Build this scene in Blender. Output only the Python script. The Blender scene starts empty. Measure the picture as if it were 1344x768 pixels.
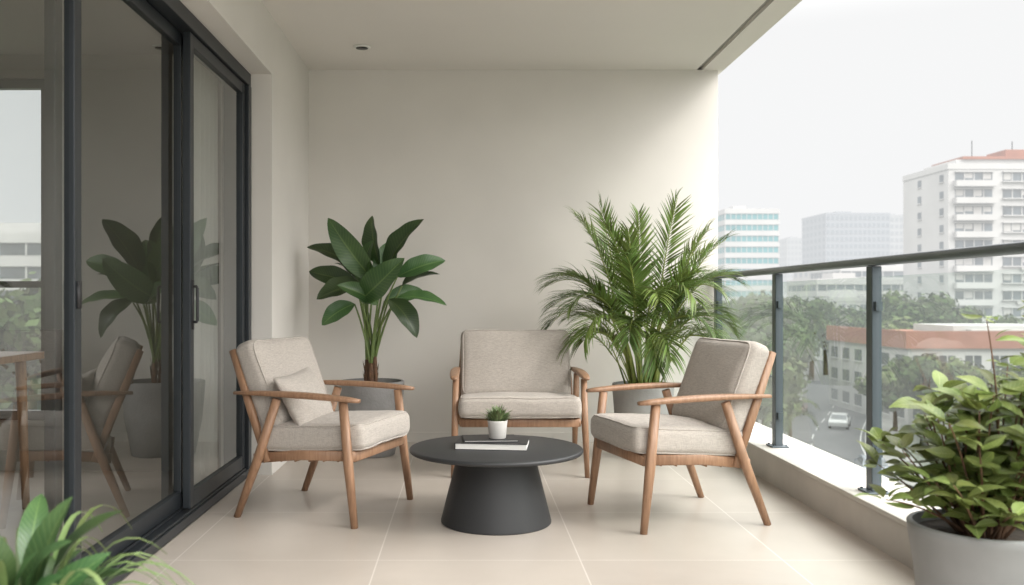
import bpy, bmesh, math, random
from mathutils import Vector, Matrix, noise
random.seed(7)
scene=bpy.context.scene
R=math.radians

# ------------------------------------------------------------------ materials
def mat(name, color, rough=0.6, metal=0.0, spec=0.5, var=0.0, vscale=4.0, bump=0.0, bscale=40.0, color2=None, island=0.0, transl=0.0, stretch=None, detail=3, haze=0.0, vein=None):
    m=bpy.data.materials.new(name); m.use_nodes=True
    nt=m.node_tree; n=nt.nodes; l=nt.links
    b=n['Principled BSDF']; out=n['Material Output']
    b.inputs['Roughness'].default_value=rough; b.inputs['Metallic'].default_value=metal
    b.inputs['Specular IOR Level'].default_value=spec
    b.inputs['Base Color'].default_value=(*color,1)
    tc=n.new('ShaderNodeTexCoord'); src=tc.outputs['Object']
    if stretch:
        mp=n.new('ShaderNodeMapping'); mp.inputs['Scale'].default_value=stretch; l.new(src,mp.inputs['Vector']); src=mp.outputs['Vector']
    last=None
    if var>0 or color2:
        no=n.new('ShaderNodeTexNoise'); no.inputs['Scale'].default_value=vscale; no.inputs['Detail'].default_value=detail
        l.new(src,no.inputs['Vector'])
        rp=n.new('ShaderNodeValToRGB'); rp.color_ramp.elements[0].position=0.3; rp.color_ramp.elements[1].position=0.7
        c2=color2 if color2 else tuple(c*(1-var) for c in color)
        rp.color_ramp.elements[0].color=(*c2,1); rp.color_ramp.elements[1].color=(*[min(1,c*(1+var*0.5)) for c in color],1)
        l.new(no.outputs['Fac'],rp.inputs['Fac']); last=rp.outputs['Color']
    if vein:
        at=n.new('ShaderNodeAttribute'); at.attribute_name='leafuv'
        sx=n.new('ShaderNodeSeparateXYZ'); l.new(at.outputs['Vector'],sx.inputs[0])
        def M(op,a,bv):
            x=n.new('ShaderNodeMath'); x.operation=op
            for i_,q in enumerate((a,bv)):
                if hasattr(q,'links'): l.new(q,x.inputs[i_])
                elif q is not None: x.inputs[i_].default_value=q
            return x.outputs[0]
        av=M('ABSOLUTE',sx.outputs['Y'],None)
        ph=M('SUBTRACT',M('MULTIPLY',sx.outputs['X'],vein[0]),M('MULTIPLY',av,vein[0]*.16))
        st=M('POWER',M('ABSOLUTE',M('SINE',ph,None),None),14.0)
        mid=M('LESS_THAN',av,.055)
        fac=M('MAXIMUM',M('MULTIPLY',st,.45),mid)
        mxv=n.new('ShaderNodeMix'); mxv.data_type='RGBA'; l.new(M('MULTIPLY',fac,vein[1]),mxv.inputs[0])
        if last: l.new(last,mxv.inputs[6])
        else: mxv.inputs[6].default_value=(*color,1)
        mxv.inputs[7].default_value=(*vein[2],1); last=mxv.outputs[2]
        bpv=n.new('ShaderNodeBump'); bpv.inputs['Strength'].default_value=.35; bpv.inputs['Distance'].default_value=.003; bpv.invert=True
        l.new(fac,bpv.inputs['Height']); l.new(bpv.outputs['Normal'],b.inputs['Normal'])
    if island>0:
        g=n.new('ShaderNodeNewGeometry')
        mr=n.new('ShaderNodeMapRange'); mr.inputs['To Min'].default_value=1-island; mr.inputs['To Max'].default_value=1+island
        l.new(g.outputs['Random Per Island'],mr.inputs['Value'])
        hs=n.new('ShaderNodeHueSaturation'); l.new(mr.outputs['Result'],hs.inputs['Value'])
        mr2=n.new('ShaderNodeMapRange'); mr2.inputs['To Min'].default_value=0.48; mr2.inputs['To Max'].default_value=0.515
        l.new(g.outputs['Random Per Island'],mr2.inputs['Value']); l.new(mr2.outputs['Result'],hs.inputs['Hue'])
        if last: l.new(last,hs.inputs['Color'])
        else: hs.inputs['Color'].default_value=(*color,1)
        last=hs.outputs['Color']
    if last: l.new(last,b.inputs['Base Color'])
    if bump>0:
        nb=n.new('ShaderNodeTexNoise'); nb.inputs['Scale'].default_value=bscale; nb.inputs['Detail'].default_value=2
        l.new(src,nb.inputs['Vector'])
        bp=n.new('ShaderNodeBump'); bp.inputs['Strength'].default_value=bump; bp.inputs['Distance'].default_value=0.01
        l.new(nb.outputs['Fac'],bp.inputs['Height']); l.new(bp.outputs['Normal'],b.inputs['Normal'])
    surf=b.outputs[0]
    if transl>0:
        t=n.new('ShaderNodeBsdfTranslucent'); mx=n.new('ShaderNodeMixShader'); mx.inputs[0].default_value=transl
        if last: l.new(last,t.inputs['Color'])
        else: t.inputs['Color'].default_value=(*color,1)
        l.new(b.outputs[0],mx.inputs[1]); l.new(t.outputs[0],mx.inputs[2]); surf=mx.outputs[0]
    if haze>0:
        # painted haze: pale glow mixed into the surface, grows with world-space distance from the balcony
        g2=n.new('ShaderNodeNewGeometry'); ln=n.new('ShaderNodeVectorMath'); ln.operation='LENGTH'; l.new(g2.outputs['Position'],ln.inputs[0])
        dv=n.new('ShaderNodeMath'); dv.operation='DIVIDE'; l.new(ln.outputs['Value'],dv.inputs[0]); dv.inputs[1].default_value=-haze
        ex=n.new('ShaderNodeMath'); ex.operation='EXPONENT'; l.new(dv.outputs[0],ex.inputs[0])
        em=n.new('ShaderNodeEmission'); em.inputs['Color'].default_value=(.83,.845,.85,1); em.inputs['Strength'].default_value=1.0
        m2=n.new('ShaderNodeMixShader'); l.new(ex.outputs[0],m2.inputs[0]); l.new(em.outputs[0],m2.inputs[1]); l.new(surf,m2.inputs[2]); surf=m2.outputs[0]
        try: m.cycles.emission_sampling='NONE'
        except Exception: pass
    l.new(surf,out.inputs['Surface'])
    return m

def glass_mat(name, base=0.08, tint=(0.93,0.96,0.95), power=4.0, rough=0.0, haze=0.0):
    m=bpy.data.materials.new(name); m.use_nodes=True
    nt=m.node_tree; n=nt.nodes; l=nt.links; n.remove(n['Principled BSDF']); out=n['Material Output']
    g=n.new('ShaderNodeNewGeometry'); d=n.new('ShaderNodeVectorMath'); d.operation='DOT_PRODUCT'
    l.new(g.outputs['Incoming'],d.inputs[0]); l.new(g.outputs['Normal'],d.inputs[1])
    def M(op,a,bv=None):
        x=n.new('ShaderNodeMath'); x.operation=op
        if hasattr(a,'links'): l.new(a,x.inputs[0])
        else: x.inputs[0].default_value=a
        if bv is not None:
            if hasattr(bv,'links'): l.new(bv,x.inputs[1])
            else: x.inputs[1].default_value=bv
        return x.outputs[0]
    a=M('ABSOLUTE',d.outputs['Value']); s=M('SUBTRACT',1.0,a); p=M('POWER',s,power)
    f=M('ADD',M('MULTIPLY',p,1-base),base)
    t=n.new('ShaderNodeBsdfTransparent'); t.inputs['Color'].default_value=(*tint,1)
    gl=n.new('ShaderNodeBsdfGlossy'); gl.inputs['Roughness'].default_value=rough; gl.inputs['Color'].default_value=(.95,.97,.97,1)
    mx=n.new('ShaderNodeMixShader'); l.new(f,mx.inputs[0]); l.new(t.outputs[0],mx.inputs[1]); l.new(gl.outputs[0],mx.inputs[2])
    last=mx
    if haze>0:
        df=n.new('ShaderNodeBsdfDiffuse'); df.inputs['Color'].default_value=(.75,.82,.8,1)
        m2=n.new('ShaderNodeMixShader'); m2.inputs[0].default_value=haze; l.new(mx.outputs[0],m2.inputs[1]); l.new(df.outputs[0],m2.inputs[2]); last=m2
    l.new(last.outputs[0],out.inputs['Surface']); return m

def fabric_mat(name,c):
    m=bpy.data.materials.new(name); m.use_nodes=True
    nt=m.node_tree; n=nt.nodes; l=nt.links; b=n['Principled BSDF']
    b.inputs['Roughness'].default_value=0.95; b.inputs['Specular IOR Level'].default_value=0.15
    b.inputs['Sheen Weight'].default_value=0.15
    tc=n.new('ShaderNodeTexCoord')
    outs=[]
    for sc in ((420,420,40),(40,40,420),(45,420,420)):
        mp=n.new('ShaderNodeMapping'); mp.inputs['Scale'].default_value=sc; l.new(tc.outputs['Object'],mp.inputs['Vector'])
        no=n.new('ShaderNodeTexNoise'); no.inputs['Scale'].default_value=1.0; no.inputs['Detail'].default_value=1; l.new(mp.outputs['Vector'],no.inputs['Vector']); outs.append(no.outputs['Fac'])
    a=n.new('ShaderNodeMath'); a.operation='ADD'; l.new(outs[0],a.inputs[0]); l.new(outs[1],a.inputs[1])
    a2=n.new('ShaderNodeMath'); a2.operation='ADD'; l.new(a.outputs[0],a2.inputs[0]); l.new(outs[2],a2.inputs[1])
    mr=n.new('ShaderNodeMapRange'); mr.inputs['From Min'].default_value=1.2; mr.inputs['From Max'].default_value=1.8; l.new(a2.outputs[0],mr.inputs['Value'])
    rp=n.new('ShaderNodeValToRGB'); rp.color_ramp.elements[0].color=(*[x*0.84 for x in c],1); rp.color_ramp.elements[1].color=(*[x*1.12 for x in c],1)
    l.new(mr.outputs[0],rp.inputs['Fac'])
    l.new(rp.outputs['Color'],b.inputs['Base Color'])
    bp=n.new('ShaderNodeBump'); bp.inputs['Strength'].default_value=0.25; bp.inputs['Distance'].default_value=0.0012
    l.new(mr.outputs[0],bp.inputs['Height']); l.new(bp.outputs['Normal'],b.inputs['Normal'])
    return m

def tile_mat():
    m=bpy.data.materials.new('porcelain_tile'); m.use_nodes=True
    nt=m.node_tree; n=nt.nodes; l=nt.links; b=n['Principled BSDF']
    tc=n.new('ShaderNodeTexCoord'); mp=n.new('ShaderNodeMapping'); mp.inputs['Location'].default_value=(0.35,0.45,0)
    l.new(tc.outputs['Object'],mp.inputs['Vector'])
    br=n.new('ShaderNodeTexBrick'); br.offset=0.0; br.squash=1.0
    br.inputs['Scale'].default_value=1.0; br.inputs['Brick Width'].default_value=0.8; br.inputs['Row Height'].default_value=0.8
    br.inputs['Mortar Size'].default_value=0.003; br.inputs['Mortar Smooth'].default_value=0.1; br.inputs['Bias'].default_value=0
    br.inputs['Color1'].default_value=(.455,.405,.36,1); br.inputs['Color2'].default_value=(.485,.435,.385,1); br.inputs['Mortar'].default_value=(.63,.585,.54,1)
    l.new(mp.outputs['Vector'],br.inputs['Vector'])
    no=n.new('ShaderNodeTexNoise'); no.inputs['Scale'].default_value=2.0; no.inputs['Detail'].default_value=6; no.inputs['Roughness'].default_value=0.6; no.inputs['Distortion'].default_value=.3
    l.new(tc.outputs['Object'],no.inputs['Vector'])
    rp=n.new('ShaderNodeValToRGB'); rp.color_ramp.elements[0].position=.25; rp.color_ramp.elements[1].position=.75
    rp.color_ramp.elements[0].color=(.90,.895,.885,1); rp.color_ramp.elements[1].color=(1.07,1.07,1.07,1)
    l.new(no.outputs['Fac'],rp.inputs['Fac'])
    mx=n.new('ShaderNodeMix'); mx.data_type='RGBA'; mx.blend_type='MULTIPLY'; mx.inputs[0].default_value=1
    l.new(br.outputs['Color'],mx.inputs[6]); l.new(rp.outputs['Color'],mx.inputs[7]); l.new(mx.outputs[2],b.inputs['Base Color'])
    mr=n.new('ShaderNodeMapRange'); mr.inputs['To Min'].default_value=.27; mr.inputs['To Max'].default_value=.36; l.new(no.outputs['Fac'],mr.inputs['Value']); l.new(mr.outputs[0],b.inputs['Roughness'])
    return m

M_wall=mat('wall_paint',(.72,.692,.65),.9,var=.06,vscale=1.3,spec=.2)
M_ceil=mat('ceiling_paint',(.76,.73,.69),.9,var=.03,vscale=1.0,spec=.2)
M_groove=mat('ceiling_groove',(.35,.34,.32),.9)
M_tile=tile_mat()
M_curb=mat('curb_stone',(.51,.48,.44),.75,var=.16,vscale=2.5,detail=5)
M_frame=mat('dark_aluminium',(.028,.033,.038),.38,metal=.3)
M_rail=mat('railing_metal',(.085,.105,.118),.36,metal=.4)
M_glass=glass_mat('door_glass',.09,(.76,.80,.79),3.6)
M_rglass=glass_mat('railing_glass',.06,(.90,.955,.935),4.5,haze=.03)
M_fab=fabric_mat('linen_fabric',(.44,.40,.36))
M_wood=mat('oiled_wood',(.37,.215,.13),.42,color2=(.25,.14,.08),vscale=5,bump=.15,bscale=30,stretch=(14,14,2))
M_char=mat('charcoal_metal',(.026,.027,.029),.5,var=.12,vscale=3)
M_conc=mat('concrete_pot',(.24,.235,.23),.85,var=.2,vscale=7,bump=.3,bscale=60)
M_potw=mat('white_ceramic',(.68,.66,.63),.45)
M_potp=mat('pale_concrete_pot',(.36,.355,.345),.8,bump=.2,bscale=70,var=.14,vscale=6)
M_potg=mat('grey_planter',(.23,.23,.225),.6,var=.12,vscale=6)
M_soil=mat('soil',(.05,.035,.025),.95,bump=.8,bscale=50,var=.4,vscale=40)
M_leaf=mat('broad_leaf',(.065,.125,.037),.34,color2=(.028,.072,.025),vscale=5,island=.55,transl=.10,spec=.5,vein=(60,.5,(.17,.25,.08)))
M_palm=mat('palm_leaflet',(.19,.26,.06),.42,color2=(.085,.15,.04),vscale=4,island=.5,transl=.25)
M_cane=mat('palm_cane',(.30,.34,.08),.45,color2=(.16,.22,.05),vscale=14)
M_bark=mat('brown_stem',(.17,.09,.05),.85,color2=(.08,.045,.025),vscale=20,bump=.5,bscale=60)
M_pet=mat('green_petiole',(.17,.23,.065),.45,color2=(.11,.17,.05),vscale=10)
M_shrub=mat('shrub_leaf',(.22,.27,.07),.4,color2=(.11,.16,.045),vscale=14,island=.5,transl=.28,vein=(30,.5,(.36,.40,.17)))
M_fore=mat('foreground_leaf',(.06,.115,.038),.38,color2=(.03,.075,.026),vscale=9,island=.4,transl=.15,vein=(44,.5,(.16,.24,.08)))
M_strap=mat('strap_leaf',(.22,.28,.12),.4,color2=(.12,.2,.06),vscale=12,island=.35,transl=.2)
M_succ=mat('succulent_leaf',(.13,.20,.08),.5,color2=(.22,.26,.12),vscale=25,island=.4,transl=.1)
M_black=mat('black_cover',(.02,.02,.022),.5)
M_paper=mat('paper',(.76,.74,.70),.8,var=.08,vscale=200,stretch=(1,1,20))
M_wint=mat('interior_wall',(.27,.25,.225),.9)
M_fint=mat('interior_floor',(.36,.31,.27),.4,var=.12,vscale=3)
M_curt=mat('sheer_curtain',(.75,.73,.70),.95,transl=.5,spec=.05)
M_led=mat('lamp_lens',(.03,.03,.03),.3)
M_seam=mat('white_trim',(.8,.79,.76),.5)

# ------------------------------------------------------------------ helpers
def link(o): scene.collection.objects.link(o)
def empty(name,loc=(0,0,0),rz=0):
    e=bpy.data.objects.new(name,None); e.empty_display_size=.2; e.location=loc; e.rotation_euler=(0,0,rz); link(e); return e
def mesh_obj(name,v,f,mats,parent=None,smooth=False,mi=None,bevel=0,seg=2,uv=None):
    me=bpy.data.meshes.new(name); me.from_pydata([tuple(x) for x in v],[],f)
    if not isinstance(mats,(list,tuple)): mats=[mats]
    for m in mats: me.materials.append(m)
    if mi:
        for p,i in zip(me.polygons,mi): p.material_index=i
    if smooth:
        for p in me.polygons: p.use_smooth=True
    if uv:
        at=me.attributes.new('leafuv','FLOAT_VECTOR','POINT')
        for i,q in uv.items(): at.data[i].vector=(q[0],q[1],0)
    me.update()
    o=bpy.data.objects.new(name,me); link(o)
    if parent: o.parent=parent
    if bevel>0:
        b=o.modifiers.new('bevel','BEVEL'); b.width=bevel; b.segments=seg; b.limit_method='ANGLE'
    return o
class Geo:
    def __init__(s): s.v=[];s.f=[];s.m=[];s.uv={}
    def box(s,x0,x1,y0,y1,z0,z1,mi=0):
        b=len(s.v)
        s.v+=[(x0,y0,z0),(x1,y0,z0),(x1,y1,z0),(x0,y1,z0),(x0,y0,z1),(x1,y0,z1),(x1,y1,z1),(x0,y1,z1)]
        for q in ((0,3,2,1),(4,5,6,7),(0,1,5,4),(1,2,6,5),(2,3,7,6),(3,0,4,7)):
            s.f.append(tuple(b+i for i in q)); s.m.append(mi)
    def tube(s,pts,rad,n=10,mi=0,closed=False,flat=None,cap=True):
        pts=[Vector(p) for p in pts]; N=len(pts)
        if not isinstance(rad,(list,tuple)): rad=[rad]*N
        b=len(s.v); prev=None
        for i,p in enumerate(pts):
            if closed: t=(pts[(i+1)%N]-pts[i-1])
            else: t=pts[min(i+1,N-1)]-pts[max(i-1,0)]
            t.normalize()
            if prev is None:
                up=Vector((0,0,1)) if abs(t.z)<.9 else Vector((0,1,0))
                a=up.cross(t).normalized()
            else:
                a=prev-t*prev.dot(t)
                a.normalize()
            prev=a; c=t.cross(a)
            for k in range(n):
                an=2*math.pi*k/n; ca,sa=math.cos(an),math.sin(an)
                if flat:
                    ex=flat[2] if len(flat)>2 else .5
                    ca=math.copysign(abs(ca)**ex,ca)*flat[0]; sa=math.copysign(abs(sa)**ex,sa)*flat[1]
                s.v.append(p+a*ca*rad[i]+c*sa*rad[i])
        M=N if closed else N-1
        for i in range(M):
            j=(i+1)%N
            for k in range(n):
                k2=(k+1)%n
                s.f.append((b+i*n+k,b+i*n+k2,b+j*n+k2,b+j*n+k)); s.m.append(mi)
        if cap and not closed:
            s.f.append(tuple(b+k for k in range(n))[::-1]); s.m.append(mi)
            s.f.append(tuple(b+(N-1)*n+k for k in range(n))); s.m.append(mi)
    def lathe(s,prof,n=48,c=(0,0),mi=0):
        b=len(s.v)
        for r,z in prof:
            for k in range(n):
                a=2*math.pi*k/n; s.v.append((c[0]+r*math.cos(a),c[1]+r*math.sin(a),z))
        for i in range(len(prof)-1):
            for k in range(n):
                k2=(k+1)%n; s.f.append((b+i*n+k,b+i*n+k2,b+(i+1)*n+k2,b+(i+1)*n+k)); s.m.append(mi)
        s.f.append(tuple(b+k for k in range(n))[::-1]); s.m.append(mi)
        s.f.append(tuple(b+(len(prof)-1)*n+k for k in range(n))); s.m.append(mi)
    def leaf(s,base,tip,nrm,width,droop=.1,fold=.15,nl=8,nw=4,shape=0,mi=0,wave=0.0,curl=0.0):
        base=Vector(base);tip=Vector(tip);nrm=Vector(nrm)
        d=tip-base;L=d.length
        if L<1e-6:return
        t=d/L; side=t.cross(nrm)
        if side.length<1e-3: side=t.cross(Vector((1,.3,.2)))
        side.normalize(); up=side.cross(t).normalized()
        b=len(s.v); ph=random.random()*6
        for i in range(nl+1):
            u=i/nl
            if shape==0: w=max(0,math.sin(math.pi*min(1,u**.9)))**.68
            elif shape==1: w=(1-u)**.7*min(1,u*6+.25)
            else: w=math.sin(math.pi*u**.7)**1.0
            if i==nl: w=0.02
            if i==0: w=0.06
            c=base+d*u+up*(4*u*(1-u)*droop*L)
            c=c+side*curl*width*math.sin(u*math.pi)
            for k in range(nw+1):
                q=(k/nw-.5)*2
                s.uv[len(s.v)]=(u,q)
                s.v.append(c+side*(q*w*width*.5)+up*(abs(q)**1.3*fold*w*width*.5+wave*width*math.sin(u*17+ph+q*1.5)*abs(q)*w))
        for i in range(nl):
            for k in range(nw):
                a=b+i*(nw+1)+k; s.f.append((a,a+1,a+nw+2,a+nw+1)); s.m.append(mi)
    def obj(s,name,mats,parent=None,smooth=True,bevel=0,seg=2):
        return mesh_obj(name,s.v,s.f,mats,parent,smooth,s.m,bevel,seg,s.uv)
def box(name,x0,x1,y0,y1,z0,z1,m,parent=None,bevel=0):
    g=Geo(); g.box(x0,x1,y0,y1,z0,z1); return g.obj(name,m,parent,False,bevel)

def bez(p0,p1,p2,n=8):
    p0,p1,p2=map(Vector,(p0,p1,p2)); return [p0*(1-t)**2+p1*2*t*(1-t)+p2*t*t for t in [i/n for i in range(n+1)]]

def cushion(name,w,d,t,M,parent,puff=.018,r=.03,seed=0,pipe=True,wr=.005):
    bm=bmesh.new(); bmesh.ops.create_cube(bm,size=2)
    bmesh.ops.subdivide_edges(bm,edges=bm.edges[:],cuts=23,use_grid_fill=True)
    h=Vector((w/2,d/2,t/2))
    def wob(q): return noise.noise(Vector((q.x*6+seed*3.1,q.y*6,q.z*9)))+.45*noise.noise(Vector((q.x*17,q.y*14+seed,q.z*14)))
    for v in bm.verts:
        q=Vector()
        for i in range(3):
            a=abs(v.co[i]); a=1-(1-a)**1.35; q[i]=math.copysign(a,v.co[i])*h[i]
        inn=Vector([max(-(h[i]-r),min(h[i]-r,q[i])) for i in range(3)])
        dd=q-inn
        if dd.length>1e-7: q=inn+dd.normalized()*r
        u,vv=q.x/h.x,q.y/h.y
        q.z+=math.copysign(1,q.z)*puff*(1-u**2)*(1-vv**2)*(abs(q.z)/h.z)
        k=1-(q.z/h.z)**2 if abs(q.z)<h.z else 0
        q.x+=math.copysign(.006*k,q.x)*abs(u)**6; q.y+=math.copysign(.006*k,q.y)*abs(vv)**6
        nz=wob(q)
        q.z+=nz*wr; q.x+=nz*wr*.6; q.y+=nz*wr*.6
        v.co=M@q
    for f in bm.faces: f.smooth=True
    me=bpy.data.meshes.new(name); bm.to_mesh(me); bm.free(); me.materials.append(M_fab)
    o=bpy.data.objects.new(name,me); link(o); o.parent=parent
    if pipe:
        g=Geo()
        for sz in (-1,1):
            pts=[]; hx,hy=w/2-r*.25,d/2-r*.25; rc=r*1.1; z=sz*(t/2-r*.22)
            for cx,cy,a0 in ((hx-rc,hy-rc,0),(-hx+rc,hy-rc,90),(-hx+rc,-hy+rc,180),(hx-rc,-hy+rc,270)):
                for i in range(5):
                    a=R(a0+22.5*i); pts.append((cx+rc*math.cos(a),cy+rc*math.sin(a)))
            P=[]
            for i in range(len(pts)):
                a=Vector(pts[i]);b=Vector(pts[(i+1)%len(pts)]); ns=max(1,int((b-a).length/.03))
                for k in range(ns): P.append(a.lerp(b,k/ns))
            Q=[]
            for p in P:
                nz=wob(Vector((p.x,p.y,z)))*wr
                Q.append(M@Vector((p.x+nz*.6,p.y+nz*.6,z+nz)))
            g.tube(Q,.0040,6,closed=True)
        g.obj(name+'_piping',M_fab,parent)
    return o

# ------------------------------------------------------------------ balcony shell
YB=6.5; XL=-1.14; XR=1.82; ZC=2.69; YC=1.2
g=Geo(); g.box(-1.26,1.70,-2.5,YB,-.02,0); g.obj('balcony_floor',M_tile,None,False)
g=Geo(); g.box(-1.30,2.0,-2.5,YB+.2,-.32,-.024); g.obj('balcony_slab',M_curb,None,False)
box('balcony_wall',XL-.0,XR,YB,YB+.2,-.02,ZC,M_wall)
g=Geo()
g.box(XL-.3,XL,5.27,YB+.2,-.02,ZC)
g.box(XL-.3,XL,-2.5,5.27,2.35,ZC)
g.obj('balcony_wall',M_wall,None,False)
g=Geo(); g.box(XL-.3,1.665,YC,YB+.2,ZC,ZC+.3,0); g.box(1.705,1.86,YC,YB+.2,ZC-.004,ZC+.3,0); g.box(1.665,1.705,YC,YB+.2,ZC+.02,ZC+.3,1)
g.obj('balcony_ceiling',[M_ceil,M_groove],None,False)
g=Geo(); g.box(1.70,2.0,-2.5,YB,-.02,.155); g.box(1.685,2.015,-2.5,YB,.157,.178)
g.obj('parapet_curb',M_curb,None,False,.004)
box('skirting_board',XL+.012,1.70,YB-.012,YB-.001,0.001,.07,M_wall)
dl=empty('recessed_downlight',(-.685,5.9,ZC))
g=Geo(); g.lathe([(.056,-.001),(.056,-.009),(.043,-.012),(.040,-.004)],32); g.obj('trim_ring',M_seam,dl)
g=Geo(); g.lathe([(.0395,-.0125),(.0395,-.0135)],32); g.obj('lens',M_led,dl)

# ------------------------------------------------------------------ sliding door
dr=empty('sliding_glass_door',(0,0,0))
g=Geo()
X0,X1=-1.405,-1.262
g.box(X0,X1,-2.5,5.268,2.275,2.348)
g.box(X0,X1,-2.5,5.268,.002,.045)
g.box(X0,X1+.004,5.20,5.266,.047,2.273)
for xx in (-1.275,-1.325,-1.375): g.box(xx-.004,xx+.004,-2.5,5.19,.046,.058)
g.obj('outer_frame',M_frame,dr,False,.003)
def panel(y0,y1,xc,name):
    g=Geo(); w=.055;t=.018
    g.box(xc-t,xc+t,y0,y0+w,.06,2.27); g.box(xc-t,xc+t,y1-w,y1,.06,2.27)
    g.box(xc-t+.001,xc+t-.001,y0+w,y1-w,.06,.135); g.box(xc-t+.001,xc+t-.001,y0+w,y1-w,2.21,2.27)
    g.obj(name+'_frame',M_frame,dr,False,.003)
    mesh_obj(name+'_glass',[(xc,y0+w,.135),(xc,y1-w,.135),(xc,y1-w,2.21),(xc,y0+w,2.21)],[(0,1,2,3)],M_glass,dr)
panel(4.16,5.19,-1.295,'panel_a')
panel(2.90,4.235,-1.345,'panel_b')
panel(1.55,2.985,-1.295,'panel_c')
panel(.2,1.62,-1.345,'panel_d')
panel(-1.2,.26,-1.295,'panel_e')
panel(-2.5,-1.14,-1.345,'panel_f')
g=Geo(); xx=-1.275;yy=4.19; g.tube([(xx,yy,1.09),(xx+.018,yy,1.09),(xx+.022,yy,1.08),(xx+.022,yy,.935),(xx+.018,yy,.925),(xx,yy,.925)],.007,8)
g.box(xx-.004,xx+.003,yy-.012,yy+.012,.89,1.12); g.obj('handle',M_black,dr)
g=Geo(); g.box(-1.278,-1.270,2.945,2.97,1.0,1.09); g.obj('latch',M_black,dr)

# ------------------------------------------------------------------ interior room
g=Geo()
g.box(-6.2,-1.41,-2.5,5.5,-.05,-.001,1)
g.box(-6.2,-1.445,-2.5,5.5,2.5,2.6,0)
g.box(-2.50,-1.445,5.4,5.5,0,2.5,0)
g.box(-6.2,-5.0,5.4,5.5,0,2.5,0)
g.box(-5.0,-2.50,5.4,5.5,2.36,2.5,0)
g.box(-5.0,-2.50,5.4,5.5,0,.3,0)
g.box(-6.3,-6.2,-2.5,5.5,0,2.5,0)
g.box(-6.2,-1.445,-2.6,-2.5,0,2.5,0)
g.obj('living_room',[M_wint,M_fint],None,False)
rw=empty('window',(0,0,0))  # added window; its outside view stands in for the door-glass reflection
g=Geo()
for x in (-5.0,-4.2,-3.35,-2.56): g.box(x,x+.055,5.41,5.46,.302,2.358)
g.box(-4.945,-2.505,5.412,5.458,2.30,2.357); g.box(-4.945,-2.505,5.412,5.458,.303,.36); g.box(-4.945,-2.505,5.412,5.458,1.10,1.14)
g.obj('frame',M_frame,rw,False)
g=Geo(); NY=160
for i in range(NY+1):
    u=i/NY; y=4.62+u*.57; x=-1.445+.022*math.sin(u*42)+.006*math.sin(u*23+1)
    g.v+=[(x,y,.02),(x+.006*math.sin(u*30),y,1.2),(x,y,2.48)]
for i in range(NY):
    a=i*3; g.f+=[(a,a+3,a+4,a+1),(a+1,a+4,a+5,a+2)]; g.m+=[0,0]
g.obj('curtain',M_curt)
dt=empty('dining_table',(-2.55,4.1,0))
g=Geo(); g.box(-.75,.45,-.4,.4,.735,.77); g.obj('top',M_wood,dt,False,.006)
g=Geo()
for sx in(-.68,.38):
    for sy in(-.33,.33): g.tube([(sx,sy,0),(sx*.95,sy*.95,.735)],[.018,.026],10)
g.obj('legs',M_wood,dt)
for k,(x,y,r,h) in enumerate(((-.15,-.1,.05,.12),(.02,.05,.04,.16),(-.32,.08,.045,.09))):
    g=Geo(); g.lathe([(r*.7,.772),(r,.79),(r,.772+h*.6),(r*.5,.772+h),(r*.55,.772+h+.01)],24,(-2.55+x,4.1+y)); g.obj('vase',M_char)

# ------------------------------------------------------------------ railing
rl=empty('glass_railing',(0,0,0))
RX=1.80
posts=[6.43,5.20,3.97,2.74,1.51,.28,-.95,-2.18]
g=Geo()
for y in posts:
    g.box(RX-.022,RX+.022,y-.03,y+.03,.184,1.176)
    g.box(RX-.05,RX+.05,y-.055,y+.055,.178,.188)
g.obj('posts',M_rail,rl,False,.004)
g=Geo()
g.tube([(RX,-2.5,1.197),(RX,2,1.197),(RX,YB-.003,1.197)],1.0,16,flat=(.036,.019,.45)); g.obj('handrail',M_rail,rl,True)
g=Geo()
for y in posts:
    for z in (.188,):
        for sx in (-.036,.036):
            for sy in (-.042,.042): g.lathe([(.006,z),(.006,z+.006)],8,(RX+sx,y+sy))
g.obj('bolts',M_rail,rl,False)
for a,b in zip(posts[:-1],posts[1:]):
    y1=a-.045;y0=b+.045
    mesh_obj('glass_pane',[(RX+.002,y0,.235),(RX+.002,y1,.235),(RX+.002,y1,1.13),(RX+.002,y0,1.13)],[(0,1,2,3)],M_rglass,rl)
    g=Geo()
    for z in (.36,1.0):
        g.box(RX-.012,RX+.016,y1-.005,y1+.018,z-.02,z+.02); g.box(RX-.012,RX+.016,y0-.018,y0+.005,z-.02,z+.02)
    g.obj('clamps',M_rail,rl,False)

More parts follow.
